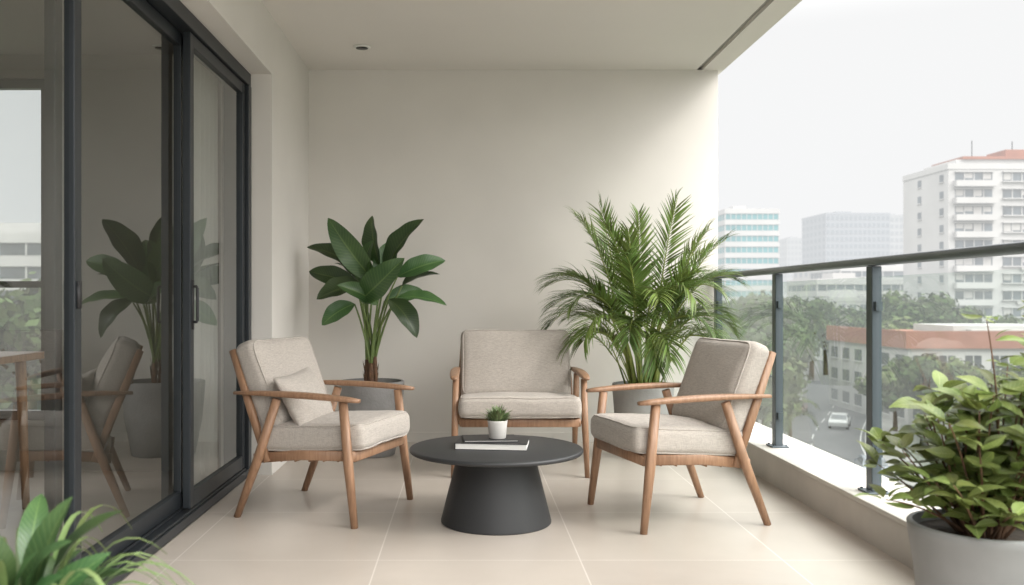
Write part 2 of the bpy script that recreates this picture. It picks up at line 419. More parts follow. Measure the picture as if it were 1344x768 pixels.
# ------------------------------------------------------------------ armchairs
def armchair(loc,yaw,hw,seed,pillow=False):
    c=empty('armchair',loc,yaw)
    g=Geo(); zt=.565
    for s in (-1,1):
        xf=s*(hw+.012); xt=s*hw
        g.tube([(xf,-.31,0),(s*(hw+.004),-.275,.28),(xt,-.245,zt)],[.0135,.019,.0175],12,flat=(1.05,1.15,.75))
        g.tube([(xf,.31,0),(s*(hw+.004),.20,.28),(xt,.10,zt)],[.0135,.019,.0175],12,flat=(1.05,1.15,.75))
    g.obj('legs',M_wood,c)
    g=Geo()
    for s in (-1,1):
        pts=bez((s*(hw+.006),-.33,.572),(s*(hw+.012),0,.598),(s*(hw-.01),.335,.585),12)
        rr=[.6+.5*math.sin(math.pi*min(1,(i/12)*.9+.12)) for i in range(13)]; rr[0]=.62
        g.tube(pts,rr,16,flat=(.027,.0135,.6))
    g.obj('armrests',M_wood,c)
    g=Geo()
    x=hw-.035
    for s in (-1,1):
        g.tube([(s*x,-.29,.315),(s*x,.0,.305),(s*x,.24,.275)],1.0,12,flat=(.013,.024,.4))
        g.tube([(s*(x+.012),.165,.265),(s*(x+.010),.255,.50),(s*(x-.005),.37,.785)],[.9,1,.85],12,flat=(.015,.019,.5))
        g.tube([(s*(x-.02),-.262,.312),(s*(hw+.01),-.262,.312)],.011,10)
        g.tube([(s*(x-.02),.195,.285),(s*(hw+.008),.195,.285)],.011,10)
    g.tube([(-x,-.282,.312),(x,-.282,.312)],1.0,12,flat=(.012,.024,.4))
    g.tube([(-x,.215,.285),(x,.215,.285)],1.0,12,flat=(.012,.022,.4))
    g.tube([(-x,.362,.765),(x,.362,.765)],1.0,12,flat=(.011,.022,.4))
    g.obj('frame',M_wood,c)
    g=Geo()
    for i in range(6):
        y=-.2+i*.075; g.tube([(-x,y,.308-(y+.28)*.06),(x,y,.308-(y+.28)*.06)],1.0,8,flat=(.004,.02,.4))
    n=6
    for i in range(n):
        xx=-x+ (i+1)*2*x/(n+1); g.tube([(xx,.20,.30),(xx,.355,.76)],1.0,8,flat=(.014,.006,.5))
    g.obj('slats',M_wood,c)
    W=2*hw-.05
    Ms=Matrix.Translation((0,-.055,.388))@Matrix.Rotation(R(-3.5),4,'X')
    cushion('seat_cushion',W,.55,.125,Ms,c,.018,.034,seed)
    Mb=Matrix.Translation((0,.235,.615))@Matrix.Rotation(R(68),4,'X')
    cushion('back_cushion',W-.015,.44,.125,Mb,c,.026,.038,seed+5)
    if pillow:
        Mp=Matrix.Translation((-.07 if pillow<0 else .07,.080,.54))@Matrix.Rotation(R(8),4,'Z')@Matrix.Rotation(R(62),4,'X')@Matrix.Rotation(R(4),4,'Z')
        bm=bmesh.new(); bmesh.ops.create_cube(bm,size=2); bmesh.ops.subdivide_edges(bm,edges=bm.edges[:],cuts=15,use_grid_fill=True)
        for v in bm.verts:
            x0,y0,z0=v.co; 
            th=(max(0,1-abs(x0)**2.6)*max(0,1-abs(y0)**2.6))**.55
            px=x0*.22; py=y0*.155
            px*=1-.07*(1-y0*y0)*abs(x0); py*=1-.09*(1-x0*x0)*abs(y0)
            pz=z0*(.004+.055*th)+.008*noise.noise(Vector((x0*3,y0*3,z0)))*th
            v.co=Mp@Vector((px,py,pz))
        for f in bm.faces: f.smooth=True
        me=bpy.data.meshes.new('throw_pillow'); bm.to_mesh(me); bm.free(); me.materials.append(M_fab)
        o=bpy.data.objects.new('throw_pillow',me); link(o); o.parent=c
    return c
armchair((-.687,4.44,0),R(70),.300,1,pillow=-1)
armchair((1.0,4.31,0),R(-75),.285,2)
armchair((.312,5.50,0),0,.375,3)

# ------------------------------------------------------------------ coffee table
ct=empty('coffee_table',(.138,4.17,0))
g=Geo(); g.lathe([(.15,.322),(.385,.322),(.397,.325),(.402,.331),(.402,.338),(.398,.343),(.392,.345)],96); g.obj('top',M_char,ct,True)
g=Geo(); g.lathe([(.250,0),(.255,.004),(.255,.012),(.178,.318),(.178,.3215)],96); g.obj('pedestal',M_char,ct,True)
for o in ct.children:
    e=o.modifiers.new('es','EDGE_SPLIT'); e.split_angle=R(50)
def book(cx,cy,z,w,d,t,rz,cm):
    b=empty('book',(cx,cy,z),rz)
    g=Geo(); g.box(-w/2+.003,w/2-.004,-d/2+.004,d/2-.004,.0025,t-.0025); g.obj('pages',M_paper,b,False)
    g=Geo(); g.box(-w/2,w/2,-d/2,d/2,0,.0023); g.box(-w/2,w/2,-d/2,d/2,t-.0023,t); g.box(-w/2-.001,-w/2+.002,-d/2,d/2,.0023,t-.0023); g.obj('cover',cm,b,False,.0008)
book(.125,4.19,.3455,.33,.23,.030,R(-7),M_black)
book(.11,4.20,.376,.25,.17,.009,R(4),M_black)
sp=empty('potted_succulent',(.145,4.18,.3855))
g=Geo(); g.lathe([(.036,0),(.039,.002),(.046,.077),(.047,.081),(.046,.083),(.043,.082),(.042,.070)],40); g.obj('pot',M_potw,sp)
g=Geo(); g.lathe([(.0415,.066),(.041,.071)],24); g.obj('soil',M_soil,sp)
g=Geo()
for i in range(150):
    a=random.random()*6.28; el=random.uniform(.15,1.45); L=random.uniform(.04,.08)
    b0=Vector((math.cos(a)*.02*random.random(),math.sin(a)*.02*random.random(),.072))
    d=Vector((math.cos(a)*math.cos(el),math.sin(a)*math.cos(el),math.sin(el)))
    mid=b0+d*L*.35
    g.leaf(mid,b0+d*L+Vector((0,0,.008)),Vector((-d.x,-d.y,1.5)),random.uniform(.010,.016),.1,.3,4,2,2)
    g.tube([b0,mid],.0012,4,cap=False)
g.obj('foliage',M_succ,sp)

# ------------------------------------------------------------------ rubber plant
def pot(parent,prof,m,n=56):
    g=Geo(); g.lathe(prof,n); o=g.obj('pot',m,parent); e=o.modifiers.new('es','EDGE_SPLIT'); e.split_angle=R(55)
P1=empty('rubber_plant',(-.63,5.97,0))
pot(P1,[(.145,0),(.155,.006),(.20,.25),(.218,.46),(.218,.485),(.213,.49),(.200,.49),(.195,.44)],M_conc)
g=Geo(); g.lathe([(.194,.40),(.194,.451)],32); g.obj('soil',M_soil,P1)
L=[(.02,1.15,-.27,1.56,-.10,.17),(.05,1.26,-.01,1.60,.12,.16),(.10,1.20,.35,1.56,-.02,.20),(.17,1.18,.49,1.29,.05,.14),
(-.09,1.22,-.44,1.38,.05,.14),(-.11,1.14,-.44,1.22,.12,.14),(-.06,1.13,-.34,1.03,-.12,.16),(-.06,1.02,.24,1.29,-.25,.19),
(.05,1.00,-.19,1.12,-.22,.12),(.17,1.04,.50,.99,-.03,.11),(.12,1.03,.31,.78,-.12,.15),(-.11,1.0,-.32,.86,-.05,.13),
(-.04,1.16,-.17,1.48,.08,.15),(.2,1.12,.45,1.20,.12,.13),(.05,1.10,.14,1.44,.16,.15),(-.02,1.10,.02,1.42,-.06,.15),(0.08,1.02,.34,1.08,.18,.12),(-.06,1.05,-.28,1.28,.2,.13)]
g=Geo(); gp=Geo(); gb=Geo()
hubs=[(-.03,0,.60),(.02,.02,.63),(.0,-.03,.58)]
for h in hubs:
    gb.tube([(h[0]*.6,h[1]*1.2,.42),(h[0]*1.1,h[1],.5),(h[0],h[1],h[2]+.03)],[.021,.018,.013],10)
    for k in range(9):
        a=random.random()*6.28; z=.45+k*.018
        gb.leaf((h[0]*.8+.014*math.cos(a),h[1]+.014*math.sin(a),z),(h[0]+.03*math.cos(a),h[1]+.03*math.sin(a),z+.07),(math.cos(a),math.sin(a),.2),.022,.05,.2,3,2,1)
for i,(bx,bz,tx,tz,dy,w) in enumerate(L):
    h=Vector(hubs[i%3]); b=Vector((bx,dy*.45,bz)); t=Vector((tx,dy*1.2,tz))
    mid=Vector((h.x+(bx-h.x)*.35,h.y+(b.y-h.y)*.3,(h.z+bz)/2+.03))
    gp.tube(bez(h,mid,b,8),[.0105,.009,.008,.0075,.007,.0065,.006,.0055,.005],8)
    nr=Vector((-(tx-bx)*.8+random.uniform(-.9,.9),-1.0+dy+random.uniform(-.1,.3),.7+random.uniform(-.5,.8)))
    g.leaf(b,t,nr,w,random.uniform(.04,.16),.42,18,6,0,wave=.03,curl=random.uniform(-.12,.12))
g.obj('leaves',M_leaf,P1); gp.obj('petioles',M_pet,P1); gb.obj('stems',M_bark,P1)

# ------------------------------------------------------------------ areca palm
P2=empty('areca_palm',(1.16,5.90,0))
pot(P2,[(.13,0),(.14,.006),(.185,.25),(.20,.45),(.20,.475),(.195,.48),(.183,.48),(.18,.44)],M_potp)
g=Geo(); g.lathe([(.179,.40),(.179,.441)],32); g.obj('soil',M_soil,P2)
g=Geo(); gc=Geo()
def frond(base,az,el,Ln,droop,ll=.25,nn=38,wd=.0145,rr=1.0):
    p=Vector(base); pts=[p.copy()]; d=Vector((math.cos(az)*math.cos(el),math.sin(az)*math.cos(el),math.sin(el)))
    S=20
    for i in range(S):
        d=(d+Vector((0,0,-droop/S*(.4+1.6*i/S)))).normalized(); p=p+d*Ln/S; pts.append(p.copy())
    gc.tube(pts,[(.0055*(1-i/(S+1))+.0012)*rr for i in range(S+1)],6)
    for i in range(nn):
        u=.06+.93*i/(nn-1); f=u*S; k=min(S-1,int(f)); q=pts[k].lerp(pts[k+1],f-k); t=(pts[k+1]-pts[k]).normalized()
        side=t.cross(Vector((0,0,1)))
        if side.length<.25: side=t.cross(Vector((math.sin(az)*.2,-1,0.2)))
        side.normalize(); up=side.cross(t).normalized()
        le=ll*(.45+.55*math.sin(math.pi*min(1,u*.85+.12)))*random.uniform(.85,1.1)
        for s in(-1,1):
            dd=(t*(.8+.5*u)+side*s*(.95-.4*u)+up*random.uniform(.0,.35)).normalized()
            e=q+dd*le; e.z-=le*random.uniform(.08,.34)
            g.leaf(q,e,up+Vector((0,0,.3)),wd*random.uniform(.8,1.2),.10,.35,5,2,1)
random.seed(21)
spec=[(95,86,.80,.5),(170,82,.86,.6),(10,82,.88,.6),(250,78,.72,.7),(150,72,.82,.8),(30,66,.86,.8),(195,66,.60,1.2),(-15,62,.62,1.2),
(165,56,.56,1.5),(5,52,.55,1.6),(215,54,.56,1.7),(-40,54,.56,1.6),(260,55,.58,1.6),(290,48,.58,1.7),(180,42,.52,1.8),(0,38,.52,1.8),(230,34,.50,1.9),(-50,32,.50,1.9),
(200,28,.46,1.9),(-18,24,.46,1.9),(275,28,.45,2.0),(185,76,.84,.8),(-5,75,.86,.8),(240,66,.60,1.2),(305,64,.62,1.2),
(-30,71,.76,1.0),(280,38,.5,1.9),(250,42,.5,1.9),(175,60,.60,1.5),(-8,60,.62,1.6),(188,50,.56,1.6),(220,76,.74,.9),(320,76,.74,.9)]
for az,el,Ln,dp in spec:
    az+=random.uniform(-8,8); a=R(az); r0=random.uniform(.02,.09); el2=R(el)
    b0=Vector((math.cos(a)*r0,math.sin(a)*r0,.40))
    lean=.06+.13*math.cos(el2)
    zt=random.uniform(.78,.98)-(.06 if el<40 else 0)
    b1=Vector((math.cos(a)*(r0+lean),math.sin(a)*(r0+lean)*.8,zt))
    gc.tube(bez(b0,(b0.x*1.1+b1.x*.1,b0.y*1.1+b1.y*.1,(zt+.5)/2),b1,6),[.0145,.013,.0115,.0095,.0075,.0065,.0058],8)
    frond(b1,a,el2,Ln*random.uniform(.92,1.08)*.88,dp)
for i in range(14):
    a=random.random()*6.28; r0=random.uniform(.03,.1); b0=Vector((math.cos(a)*r0,math.sin(a)*r0,.4)); b1=Vector((math.cos(a)*(r0+.16),math.sin(a)*(r0+.13),random.uniform(.65,.85)))
    gc.tube([b0,b0.lerp(b1,.5)+Vector((0,0,.03)),b1],[.006,.004,.003],6)
    frond(b1,a,R(55),.3,1.6,.16,14)
for G in (g,gc):
    for i,v in enumerate(G.v):
        if v[1]>.3: G.v[i]=Vector((v[0],.3+(v[1]-.3)*.55,v[2]))
g.obj('fronds',M_palm,P2); gc.obj('canes',M_cane,P2)

# ------------------------------------------------------------------ foreground shrub (right)
random.seed(5)
P3=empty('potted_shrub',(1.39,2.42,0))
pot(P3,[(.13,0),(.14,.005),(.168,.3),(.183,.40),(.185,.42),(.181,.425),(.170,.425),(.167,.39)],M_potg)
g=Geo(); g.lathe([(.166,.36),(.166,.398)],32); g.obj('soil',M_soil,P3)
g=Geo(); gb=Geo()
def stem(b0,b1,nl,ls):
    mid=b0.lerp(b1,.5)+Vector((random.uniform(-.03,.03),random.uniform(-.03,.03),.03))
    pts=bez(b0,mid,b1,10); gb.tube(pts,[.005-.0035*i/10 for i in range(11)],6)
    for k in range(nl):
        u=.25+.75*k/(nl-1); f=u*10; j=min(9,int(f)); q=pts[j].lerp(pts[j+1],f-j)
        for s in range(2 if u<.95 else 4):
            a=random.random()*6.28
            d=Vector((math.cos(a),math.sin(a),random.uniform(-.2,.8))).normalized()
            le=ls*random.uniform(.6,1.15)
            if q.z<.44: continue
            g.leaf(q+d*.012,q+d*(.012+le),Vector((0,0,1))+Vector((random.uniform(-.5,.5),random.uniform(-.9,.2),0)),le*random.uniform(.42,.55),-.08 if random.random()<.3 else .1,.2,6,4,2)
for i in range(52):
    a=random.random()*6.28; sp=random.uniform(.04,.29)
    stem(Vector((math.cos(a)*.05,math.sin(a)*.05,.39)),Vector((math.cos(a)*sp,math.sin(a)*sp*.85,random.uniform(.56,.84)-.3*sp)),6,.088)
for i in range(14):
    stem(Vector((.04,0,.4)),Vector((random.uniform(-.06,.24),random.uniform(-.1,.1),random.uniform(.80,1.02))),8,.066)
stem(Vector((-.05,-.02,.40)),Vector((-.28,-.04,.50)),5,.09)
g.obj('foliage',M_shrub,P3); gb.obj('stems',M_bark,P3)

# ------------------------------------------------------------------ foreground plant (left)
random.seed(11)
P4=empty('potted_foliage_plant',(-.86,1.72,0))
pot(P4,[(.12,0),(.13,.005),(.155,.28),(.16,.30),(.15,.30),(.148,.27)],M_potg)
g=Geo(); gs=Geo(); gb=Geo()
for i in range(30):
    a=random.random()*6.28; b=Vector((math.cos(a)*.06,math.sin(a)*.06,.38+random.uniform(-.04,.10))); sp=random.uniform(.10,.24)
    t=Vector((math.cos(a)*sp,math.sin(a)*sp*.8,b.z+random.uniform(.02,.16)))
    gb.tube([(b.x*.4,b.y*.4,.26),b],.005,6)
    g.leaf(b,t,Vector((-math.cos(a)*.4+random.uniform(-.5,.5),-.6,1)),random.uniform(.045,.07),.14,.3,10,4,0,wave=.03)
g.leaf((.04,-.02,.43),(.12,-.03,.66),(-.6,-1,.3),.075,.08,.4,12,4,0); g.leaf((-.1,0,.42),(-.13,0,.62),(.5,-1,.3),.06,.08,.4,12,4,0)
g.leaf((.05,-.02,.41),(.20,-.05,.56),(-.4,-1,.5),.06,.12,.4,12,4,0)
for i in range(60):
    a=random.random()*6.28; b=Vector((math.cos(a)*.05,math.sin(a)*.05,.28)); sp=random.uniform(.15,.38)
    m=Vector((math.cos(a)*sp*.5,math.sin(a)*sp*.5,random.uniform(.60,.74))); e=Vector((math.cos(a)*sp,math.sin(a)*sp,random.uniform(.34,.52)))
    pts=bez(b,m,e,10); s=(pts[5]-pts[0]).cross(Vector((0,0,1))).normalized()
    bb=len(gs.v)
    for j,p in enumerate(pts):
        w=.007*math.sin(math.pi*(.12+.86*j/10))
        gs.v+=[p-s*w,p+Vector((0,0,-.002)),p+s*w]
    for j in range(10):
        q=bb+j*3; gs.f+=[(q,q+1,q+4,q+3),(q+1,q+2,q+5,q+4)]; gs.m+=[0,0]
g.obj('broad_leaves',M_fore,P4); gs.obj('strap_leaves',M_strap,P4); gb.obj('stems',M_pet,P4)

# ================================================================== CITY
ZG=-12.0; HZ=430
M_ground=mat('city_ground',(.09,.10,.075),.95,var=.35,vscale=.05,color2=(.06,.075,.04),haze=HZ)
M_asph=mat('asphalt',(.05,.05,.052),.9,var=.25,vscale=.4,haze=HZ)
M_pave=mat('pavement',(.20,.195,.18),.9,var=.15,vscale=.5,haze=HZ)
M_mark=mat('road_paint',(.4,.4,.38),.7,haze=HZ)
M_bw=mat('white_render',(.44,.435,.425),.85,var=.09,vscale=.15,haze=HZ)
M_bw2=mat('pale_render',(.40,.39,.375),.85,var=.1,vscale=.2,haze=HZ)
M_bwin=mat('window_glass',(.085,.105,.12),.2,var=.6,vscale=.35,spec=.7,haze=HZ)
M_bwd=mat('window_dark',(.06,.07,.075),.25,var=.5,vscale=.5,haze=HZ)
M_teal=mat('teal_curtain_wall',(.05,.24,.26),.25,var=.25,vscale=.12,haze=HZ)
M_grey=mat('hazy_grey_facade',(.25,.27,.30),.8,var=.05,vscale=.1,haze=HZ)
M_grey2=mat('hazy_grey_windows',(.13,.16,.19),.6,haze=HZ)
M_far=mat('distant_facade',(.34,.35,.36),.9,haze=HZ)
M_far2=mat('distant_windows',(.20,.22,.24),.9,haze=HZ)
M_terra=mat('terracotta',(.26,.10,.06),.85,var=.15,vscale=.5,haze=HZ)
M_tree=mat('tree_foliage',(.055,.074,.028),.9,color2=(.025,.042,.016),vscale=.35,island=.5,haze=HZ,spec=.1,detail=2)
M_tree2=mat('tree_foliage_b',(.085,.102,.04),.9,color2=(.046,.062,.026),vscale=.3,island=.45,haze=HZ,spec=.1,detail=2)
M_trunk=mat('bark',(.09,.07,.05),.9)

me_v=[(-2500,-2500,ZG),(2500,-2500,ZG),(2500,2500,ZG),(-2500,2500,ZG)]
mesh_obj('ground',me_v,[(0,1,2,3)],M_ground)
def ribbon(pts,o0,o1,z,g,mi=0,zb=None):
    P=[Vector(p) for p in pts]; N=len(P); rows=[]
    for i in range(N):
        t=(P[min(i+1,N-1)]-P[max(i-1,0)]).normalized(); nn=Vector((t.y,-t.x))
        a=P[i]+nn*o0; b=P[i]+nn*o1; rows.append((a,b))
    base=len(g.v)
    for a,b in rows: g.v+=[(a.x,a.y,z),(b.x,b.y,z)]
    for i in range(N-1):
        q=base+i*2; g.f.append((q,q+1,q+3,q+2)[::-1]); g.m.append(mi)
    if zb is not None:
        for side in (0,1):
            b2=len(g.v)
            for r in rows: g.v+=[(r[side].x,r[side].y,z),(r[side].x,r[side].y,zb)]
            for i in range(N-1):
                q=b2+i*2; g.f.append((q,q+2,q+3,q+1)); g.m.append(mi)
ctrl=[(12,-80),(16,-10),(22,40),(30,78),(50,122),(72,190),(90,330)]
path=[]
def cr(p0,p1,p2,p3,t):
    return [.5*((2*p1[i])+(-p0[i]+p2[i])*t+(2*p0[i]-5*p1[i]+4*p2[i]-p3[i])*t*t+(-p0[i]+3*p1[i]-3*p2[i]+p3[i])*t**3) for i in (0,1)]
cc=[ctrl[0]]+ctrl+[ctrl[-1]]
for i in range(len(ctrl)-1):
    for k in range(14): path.append(cr(cc[i],cc[i+1],cc[i+2],cc[i+3],k/14))
path.append(ctrl[-1])
g=Geo(); ribbon(path,-4.5,4.5,ZG+.01,g); g.obj('road',M_asph,None,False)
g=Geo(); ribbon(path,-7.5,-4.5,ZG+.14,g,0,ZG-.05); ribbon(path,4.5,7.5,ZG+.14,g,0,ZG-.05); g.obj('pavement',M_pave,None,False)
g=Geo(); ribbon(path,-4.2,-4.1,ZG+.016,g); ribbon(path,4.1,4.2,ZG+.016,g)
for i in range(0,len(path)-1,2): ribbon(path[i:i+2],-.06,.06,ZG+.016,g)
g.obj('road_markings',M_mark,None,False)

def building(name,x0,x1,y0,y1,z1,floors,baysF,baysS,mw,mg,style='grid',z0=ZG,parap=.9,first=0):
    b=empty(name,((x0+x1)/2,(y0+y1)/2,z0)); w=(x1-x0)/2; d=(y1-y0)/2; H=z1-z0
    g=Geo(); g.box(-w,w,-d,d,0,H-parap)
    t=.35
    g.box(-w-.1,w+.1,-d-.1,-d+t,H-parap,H); g.box(-w-.1,w+.1,d-t,d+.1,H-parap,H); g.box(-w-.1,-w+t,-d+t,d-t,H-parap,H); g.box(w-t,w+.1,-d+t,d-t,H-parap,H)
    g.box(-w*.4,w*.1,-d*.3,d*.4,H-parap,H+1.6)
    g.box(w*.35,w*.6,-d*.2,d*.1,H-parap,H+.7)
    g.obj('walls',mw,b,False)
    fh=(H-parap)/floors; gw=Geo(); gf=Geo()
    for fl in range(first,floors):
        za=fl*fh+fh*.30; zb=fl*fh+fh*.80
        if style=='ribbon':
            gw.box(-w*.985,w*.985,-d-.05,-d+.2,za,zb); gw.box(-w-.05,-w+.2,-d*.9,d*.9,za,zb)
            gf.box(-w-.25,w+.25,-d-.30,-d+.1,fl*fh+fh*.82,fl*fh+fh*1.22); gf.box(-w-.25,-w+.1,-d+.1,d,fl*fh+fh*.82,fl*fh+fh*1.22)
            for i in range(baysF+1):
                x=-w+2*w*i/baysF; gf.box(x-.1,x+.1,-d-.14,-d,za-.02,zb+.02)
            for i in range(baysS+1):
                y=-d+2*d*i/baysS; gf.box(-w-.14,-w,y-.1,y+.1,za-.02,zb+.02)
        else:
            for i in range(baysF):
                c=-w+2*w*(i+.5)/baysF; h=w/baysF*.62
                gw.box(c-h,c+h,-d-.03,-d+.2,za,zb); gf.box(c-h-.12,c+h+.12,-d-.18,-d,za-.15,za-.03); gf.box(c-.05,c+.05,-d-.07,-d-.031,za,zb)
            for i in range(baysS):
                c=-d+2*d*(i+.5)/baysS; h=d/baysS*.55
                gw.box(-w-.03,-w+.2,c-h,c+h,za,zb); gf.box(-w-.18,-w,c-h-.12,c+h+.12,za-.15,za-.03)
    gw.obj('windows',mg,b,False); gf.obj('trim',mw,b,False)
    return b
def apartment():
    x0,y0=85.8,160; b=empty('apartment_building',(x0,y0,ZG)); H=36.2; W=52; D=16.5; fl=12; fh=H/fl
    g=Geo(); g.box(0,W,0,D,0,H); g.box(-.15,W,-.15,D,H,H+1.0); g.box(3,W,3,D-2,H+1,H+2.2); g.obj('walls',M_bw,b,False)
    g=Geo(); g.box(4,W-6,2.5,D-3,H+2.2,H+2.7); g.box(12,20,3,9,H+2.7,H+4.0);g.obj('roof_structure',M_terra,b,False)
    gw=Geo(); gb=Geo(); gd=Geo(); rnd=random.Random(8)
    for f in range(fl):
        z=f*fh
        for k in range(6):
            xa=1.2+k*8.5
            gw.box(xa,xa+6.6,-.06,.3,z+.9,z+2.45)
            for m_ in (1.6,3.3,5.0): gb.box(xa+m_-.09,xa+m_+.09,-.16,-.0,z+.9,z+2.45)
            for m_ in range(4):
                if rnd.random()<.4: gd.box(xa+.1+m_*1.65,xa+1.4+m_*1.65,-.09,-.065,z+.95+rnd.random()*.7,z+2.4)
            if rnd.random()<.6: q=xa+rnd.uniform(0,5.5); gd.box(q,q+.8,-.5,-.02,z+.1,z+.62)
            if k%2==0:
                gb.box(xa-.3,xa+6.9,-1.1,-.0,z-.12,z+.08); gb.box(xa-.3,xa+6.9,-1.1,-.95,z+.08,z+.95); gb.box(xa-.3,xa-.15,-.95,0,z+.08,z+.95); gb.box(xa+6.75,xa+6.9,-.95,0,z+.08,z+.95)
            else: gb.box(xa-.15,xa+6.75,-.45,0,z+.7,z+.88)
            gb.box(xa-.15,xa+6.75,-.45,0,z+2.47,z+2.62)
        for yy in (1.6,9.5):
            gw.box(-.05,.2,yy,yy+1.3,z+1.0,z+2.3); gb.box(-.2,0,yy-.15,yy+1.45,z+.82,z+.98)
    gw.obj('windows',M_bwin,b,False); gb.obj('balconies',M_bw,b,False); gd.obj('blinds_and_ac_units',M_bw2,b,False)
    g=Geo(); 
    for (x,y) in ((7,5),(15,6),(24,8)): g.tube([(x,y,H+2),(x,y,H+6)],.06,5)
    g.obj('antennas',M_frame,b,False)
apartment()
building('glass_office_building',75.5,91,262,285,27.5,12,10,8,M_bw,M_teal,'ribbon')
building('office_tower',168,198,420,450,41.5,16,14,6,M_grey,M_grey2,'grid')
building('office_tower',212,226,450,480,43.5,16,6,6,M_far,M_far2,'grid')
building('office_tower',214,234,600,630,42,14,8,6,M_far,M_far2,'grid')
building('low_rise_building',76,92,190,205,1.5,4,7,6,M_bw,M_bwin,'grid')
building('low_rise_building',84,106,215,235,6.0,6,10,6,M_bw2,M_bwin,'ribbon')
building('low_rise_building',100,128,240,262,10,7,10,6,M_bw,M_bwin,'ribbon')
building('low_rise_building',120,150,300,330,12,8,10,6,M_bw2,M_far2,'grid')
building('low_rise_building',150,190,340,370,9,7,12,6,M_far,M_far2,'grid')
random.seed(3)
for i in range(26):
    x=random.uniform(-500,700); y=random.uniform(620,900); w=random.uniform(12,30)
    building('distant_building',x,x+w,y,y+20,random.uniform(-2,26),8,6,3,M_far,M_far2,'grid')
tb=building('terracotta_parapet_building',45.2,80,92,112,-3.9,3,13,6,M_bw2,M_bwd,'grid',parap=.3)
g=Geo(); w=17.4;d=10;H=8.1
g.box(-w-.35,w+.35,-d-.35,-d-.12,H-.1,H+1.7); g.box(-w-.35,-w-.12,-d-.12,d,H-.1,H+1.7); g.box(-w-.12,w+.35,-d-.12,d,H+.001,H+1.2); g.obj('roof_band',M_terra,tb,False)
g=Geo(); g.box(-w+9,w-14,-d+8,d-3,H+1.2,H+2.0); g.obj('roof_block',M_bw2,tb,False)
building('low_rise_building',-75,-38,112,130,9.5,7,11,5,M_bw2,M_bwd,'ribbon')
building('low_rise_building',-130,-88,130,150,14,8,11,5,M_bw,M_bwd,'grid')
building('low_rise_building',70,95,20,60,8,6,6,11,M_bw2,M_bwd,'grid')
building('low_rise_building',75,100,-60,0,13,8,6,14,M_bw,M_bwd,'ribbon')

# trees
def tree_mesh(name,h,cr,leafmat,seed,nleaf=3200,ls=.36):
    rnd=random.Random(seed); g=Geo()
    th=h*.45
    g.tube([(0,0,-.3),(.1,.05,th*.5),(0.05,.15,th)],[h*.035,h*.026,h*.018],8,mi=1)
    blobs=[]
    for i in range(12):
        a=rnd.random()*6.28; r=cr*rnd.uniform(.15,.78); z=h*rnd.uniform(.42,.90); br=cr*rnd.uniform(.24,.46)
        c=Vector((math.cos(a)*r,math.sin(a)*r,z)); blobs.append((c,br))
        g.tube([(0.05,.12,th*.85),(c*.5)+Vector((0,0,th*.45)),c],[h*.013,h*.009,h*.003],5,mi=1)
    blobs.append((Vector((0,0,h*.85)),cr*.45))
    tot=sum(b[1]**2 for b in blobs)
    for c,br in blobs:
        for i in range(int(nleaf*br*br/tot)):
            v=Vector((rnd.gauss(0,1),rnd.gauss(0,1),rnd.gauss(0,1))).normalized()*br*(rnd.random()**.35)*rnd.uniform(.75,1.2)
            v.z*=.75; p=c+v
            if p.z<h*.2: continue
            n=(v.normalized()*1.4+Vector((rnd.uniform(-.6,.6),rnd.uniform(-.6,.6),rnd.uniform(-.3,.8)))).normalized()
            a=n.orthogonal().normalized(); bb=n.cross(a); s=ls*rnd.uniform(.5,1.2); an=rnd.random()*6
            e1=(a*math.cos(an)+bb*math.sin(an))*s; e2=(bb*math.cos(an)-a*math.sin(an))*s*.6
            k=len(g.v); g.v+=[p-e1,p-e2,p+e1,p+e2]; g.f.append((k,k+1,k+2,k+3)); g.m.append(0)
    me=bpy.data.meshes.new(name); me.from_pydata([tuple(x) for x in g.v],[],g.f)
    me.materials.append(leafmat); me.materials.append(M_trunk)
    for p,i in zip(me.polygons,g.m): p.material_index=i
    me.update(); return me
TM=[tree_mesh('tree_a',8.5,4.2,M_tree,1),tree_mesh('tree_b',7.5,3.8,M_tree2,2),tree_mesh('tree_c',10,4.6,M_tree,3),tree_mesh('tree_d',6.5,3.8,M_tree2,4)]
def tree(x,y,k=None,s=1,z=ZG):
    o=bpy.data.objects.new('tree',TM[k if k is not None else random.randrange(4)]); link(o); o.location=(x,y,z); o.rotation_euler=(0,0,random.random()*6.28)
    o.scale=(s*random.uniform(.9,1.15),s*random.uniform(.9,1.15),s)
def near_road(x,y,m=9.5):
    return min((x-p[0])**2+(y-p[1])**2 for p in path)<m*m
random.seed(9)
for (x,y,k,s) in ((41,80,0,.95),(46,84,1,1.0),(45,74,3,1.05),(51,80,2,.8),(57,83,0,.95),(50,70,1,1.0),(63,86,1,1.0),(39.5,70,3,.9),(56,72,2,.72),(64,76,0,.9),(36,60,3,.95),(43,63,0,.8),(48,88,1,.9),(60,78,3,1.1),(35,52,1,.8),(42,88,1,.9),(70,84,0,.85),(67,80,1,.9)): tree(x,y,k,s)
for (x,y,k,s) in ((29,92,0,1.2),(33,100,2,1.1),(36,108,0,1.35),(41,116,2,1.2),(44,124,0,1.5),(49,134,2,1.3),(43,136,2,1.4),(38,122,0,1.4),(34,112,2,1.2),(52,112,1,1.3),(58,122,0,1.2),(63,134,2,1.1),(56,146,2,1.3),(50,150,0,1.6),(27,84,1,1.1),(25,76,3,1.2),(30,104,2,1.1),(68,142,1,1.4),(62,155,2,1.3)): tree(x,y,k,s)
n=0
while n<70:
    y=random.uniform(70,190); x=y*random.uniform(.24,.46)
    if near_road(x,y,8 if y<100 else 6.0) : continue
    tree(x,y,None,random.uniform(.9,1.35)); n+=1
n=0
